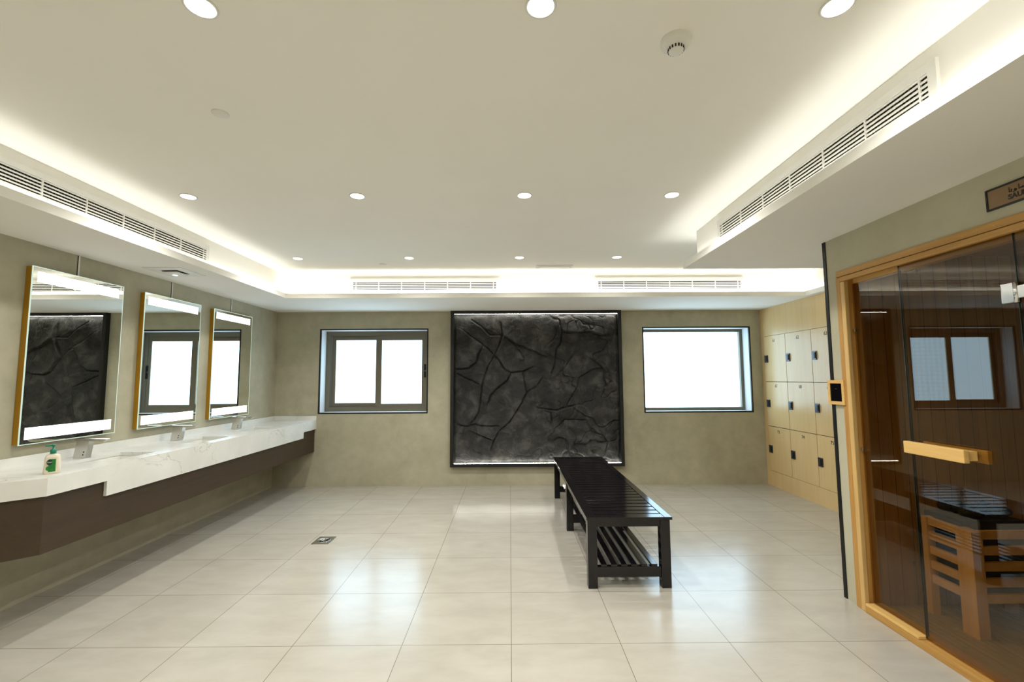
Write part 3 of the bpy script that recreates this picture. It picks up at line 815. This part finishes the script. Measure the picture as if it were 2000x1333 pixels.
for i in range(26):
    t2 = bmesh.new(); bmesh.ops.create_icosphere(t2, subdivisions=2, radius=.036)
    sx_, sy_, sz_ = random.uniform(.8, 1.3), random.uniform(.8, 1.2), random.uniform(.6, .9)
    for v in t2.verts: v.co = Vector((v.co.x * sx_, v.co.y * sy_, v.co.z * sz_)) * (1 + random.uniform(-.08, .08))
    mm = MB(); mm.merge(t2, Matrix.Translation((random.uniform(2.64, 2.94), random.uniform(2.70, 2.86), .635 + random.uniform(0, .025))))
    mm.build('stone', M['rock'], ht)

# ================================================================== CEILING FITTINGS
def downlight(x, y, label):
    d = thing('downlight', (x, y, ZC), label, 'ceiling light', 'round recessed downlights')
    MB().lathe((x, y, ZC), [(.046, 0), (.052, 0), (.053, -.002), (.052, -.004), (.047, -.005), (.044, -.003), (.044, .0)], 40).build('trim_ring', M['white'], d)
    MB().cyl((x, y, ZC - .0025), .044, .003, 'z', 40).build('lens', M['down'], d)
    ld = bpy.data.lights.new('lamp', 'SPOT'); ld.energy = W_DOWN; ld.color = C_DOWN
    ld.spot_size = math.radians(152); ld.spot_blend = 0.65; ld.shadow_soft_size = 0.043
    lo = bpy.data.objects.new('lamp', ld); COL.objects.link(lo); lo.parent = d; lo.location = (0, 0, -0.012)
    return d
rowname = ['in the row nearest the camera', 'in the middle row', 'in the row nearest the window wall']
for r_, y in enumerate((1.410, 2.975, 4.558)):
    xs = (-1.025, .110, 1.108) if r_ == 0 else (-2.175, -1.030, .106, 1.113)
    cn = ('left', 'centre', 'right') if r_ == 0 else ('first from the left', 'second from the left', 'third from the left', 'rightmost')
    for x, cc in zip(xs, cn):
        downlight(x, y, 'glowing round downlight, %s %s' % (cc, rowname[r_]))
# added unseen rows continue the grid behind the camera to light that half
for y, rn in ((-.16, 'first row behind the camera'), (-1.73, 'second row behind the camera')):
    for x, cn in zip((-2.175, -1.030, .106, 1.113), ('first from the left', 'second from the left', 'third from the left', 'rightmost')):
        downlight(x, y, 'added unseen downlight, %s in the %s' % (cn, rn))

sm = thing('smoke_detector', (.620, 1.565, ZC), 'white slotted smoke detector near the front of the ceiling', 'smoke detector')
MB().lathe((.620, 1.565, ZC), [(.054, 0), (.054, -.012), (.051, -.020), (.044, -.024), (0, -.024)], 48).build('base', M['white'], sm)
hd = MB().lathe((.620, 1.565, ZC - .024), [(.044, 0), (.040, -.004), (.030, -.006), (.026, -.020), (.018, -.026), (0, -.027)], 48).build('head', M['white'], sm)
m = MB()
for i in range(16):
    a = math.tau * i / 16
    t2 = bmesh.new(); bmesh.ops.create_cube(t2, size=1.0)
    for v in t2.verts: v.co = Vector((v.co.x * .004, v.co.y * .0055, v.co.z * .010))
    m.merge(t2, Matrix.Translation((.620, 1.565, ZC - .037)) @ Matrix.Rotation(a, 4, 'Z') @ Matrix.Translation((.0275, 0, 0)))
m.build('slots', M['grout_dark'], hd)
MB().cyl((.627, 1.529, ZC - .0262), .003, .002).build('indicator', M['lock'], sm)

def disc(x, y, label):
    tag(MB().lathe((x, y, ZC), [(.037, 0), (.037, -.004), (.034, -.006), (0, -.006)], 40).build('sprinkler_cover', M['white'], None, (x, y, ZC)), label, 'sprinkler cover', 'flat sprinkler covers')
disc(-1.348, 2.018, 'flat white sprinkler cover disc at the front left of the ceiling')
disc(-1.372, 4.815, 'flat white sprinkler cover disc near the back cove')
hp = thing('hatch_panel', (.505, 4.94, ZC), 'narrow white rectangular slot diffuser in the ceiling by the back cove', 'diffuser')
MB().frame('z', ZC - .008, ZC, .30, .705, 4.876, 5.005, .022, .002).build('frame', M['white'], hp)
MB().box(.330, .675, 4.906, 4.975, ZC - .012, ZC - .004, .002).build('blade', M['white'], hp)

sq = thing('square_diffuser', (-2.90, 3.86, ZS), 'white square extract vent with a small painted glint above the mirrors', 'vent')
MB().frame('z', ZS - .006, ZS, -3.06, -2.74, 3.70, 4.02, .085, .002).build('frame', M['white'], sq)
MB().box(-2.975, -2.825, 3.785, 3.935, ZS - .0015, ZS - .0005).build('dark_gap', M['grout_dark'], sq)
MB().box(-2.965, -2.835, 3.795, 3.925, ZS - .022, ZS - .012, .003).cyl((-2.90, 3.86, ZS - .007), .02, .011).build('plate', M['white'], sq)
MB().cyl((-2.925, 3.895, ZS - .0235), .019, .003).build('lens', M['glow'], sq)  # glowing disc stands in for a bright reflection on the plate

def grille(axis, p, a0, a1, label, out, depth=.014):
    """linear air grille on a fascia; p = fascia plane, out = +1/-1 direction into the room"""
    z0, z1 = 2.506, 2.604; fr = .036
    mid = (a0 + a1) / 2
    loc = (p, mid, z0) if axis == 'x' else (mid, p, z0)
    g = thing('air_grille', loc, label, 'air grille', 'linear grilles along the cove')
    def bx(m, d0, d1, A0, A1, Z0, Z1):
        P0, P1 = p + out * d0, p + out * d1
        if axis == 'x': m.box(P0, P1, A0, A1, Z0, Z1)
        else: m.box(A0, A1, P0, P1, Z0, Z1)
    m = MB()
    bx(m, 0, depth, a0 - fr, a0, z0 - fr, z1 + fr); bx(m, 0, depth, a1, a1 + fr, z0 - fr, z1 + fr)
    bx(m, 0, depth, a0, a1, z0 - fr, z0); bx(m, 0, depth, a0, a1, z1, z1 + fr)
    m.build('frame', M['white'], g)
    m = MB(); bx(m, .0003, .0012, a0, a1, z0, z1); m.build('duct_opening', M['grout_dark'], g)
    m = MB(); n = 5; st = (z1 - z0) / n
    for i in range(1, n + 1):
        zc_ = z0 + i * st - st * .30
        bx(m, depth - .007, depth - .001, a0, a1, zc_ - st * .19, zc_ + st * .19)
    m.build('louvres', M['white'], g)
    a = a0 + .032
    m = MB(); bx(m, depth - .008, depth - .0005, a, a + .008, z0, z1); m.build('mullion', M['white'], g)
    L_ = a1 - .032 - a; nn = round(L_ / .272)
    for i in range(1, nn + 1):
        m = MB(); bx(m, depth - .008, depth - .0005, a + L_ * i / nn - .004, a + L_ * i / nn + .004, z0, z1)
        m.build('mullion', M['white'], g)
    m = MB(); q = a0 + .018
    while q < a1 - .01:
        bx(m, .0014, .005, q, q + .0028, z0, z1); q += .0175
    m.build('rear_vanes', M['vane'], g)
grille('x', XFL, 2.195, 3.887, 'long white louvred grille in the cove above the mirrors', 1)
grille('y', YFB, -1.846, -.156, 'white louvred grille in the back cove above the left window', -1, .009)
grille('y', YFB, 1.053, 2.746, 'white louvred grille in the back cove above the right window', -1, .009)
grille('x', XFR, 1.609, 3.302, 'long white louvred grille in the cove on the sauna side', -1)

# ================================================================== FLOOR DRAIN
fd = thing('floor_drain', (-1.69, 4.22, 0), 'square chrome floor drain in the tiles before the vanity', 'floor drain')
MB().box(-1.770, -1.612, 4.125, 4.320, 0.0, .0025, .001).build('plate', M['chrome'], fd)
MB().lathe((-1.691, 4.222, .0025), [(.058, 0), (.058, .002), (.050, .003), (.050, .0005), (0, .0005)], 40).build('ring', M['chrome'], fd)
m = MB()
for i in range(8):
    a = math.tau * i / 8
    m.cyl((-1.691 + .030 * math.cos(a), 4.222 + .030 * math.sin(a), .0033), .008, .001, 'z', 12)
m.build('holes', M['lock'], fd)

for o in bpy.data.objects:
    if '_o' in o: del o['_o']
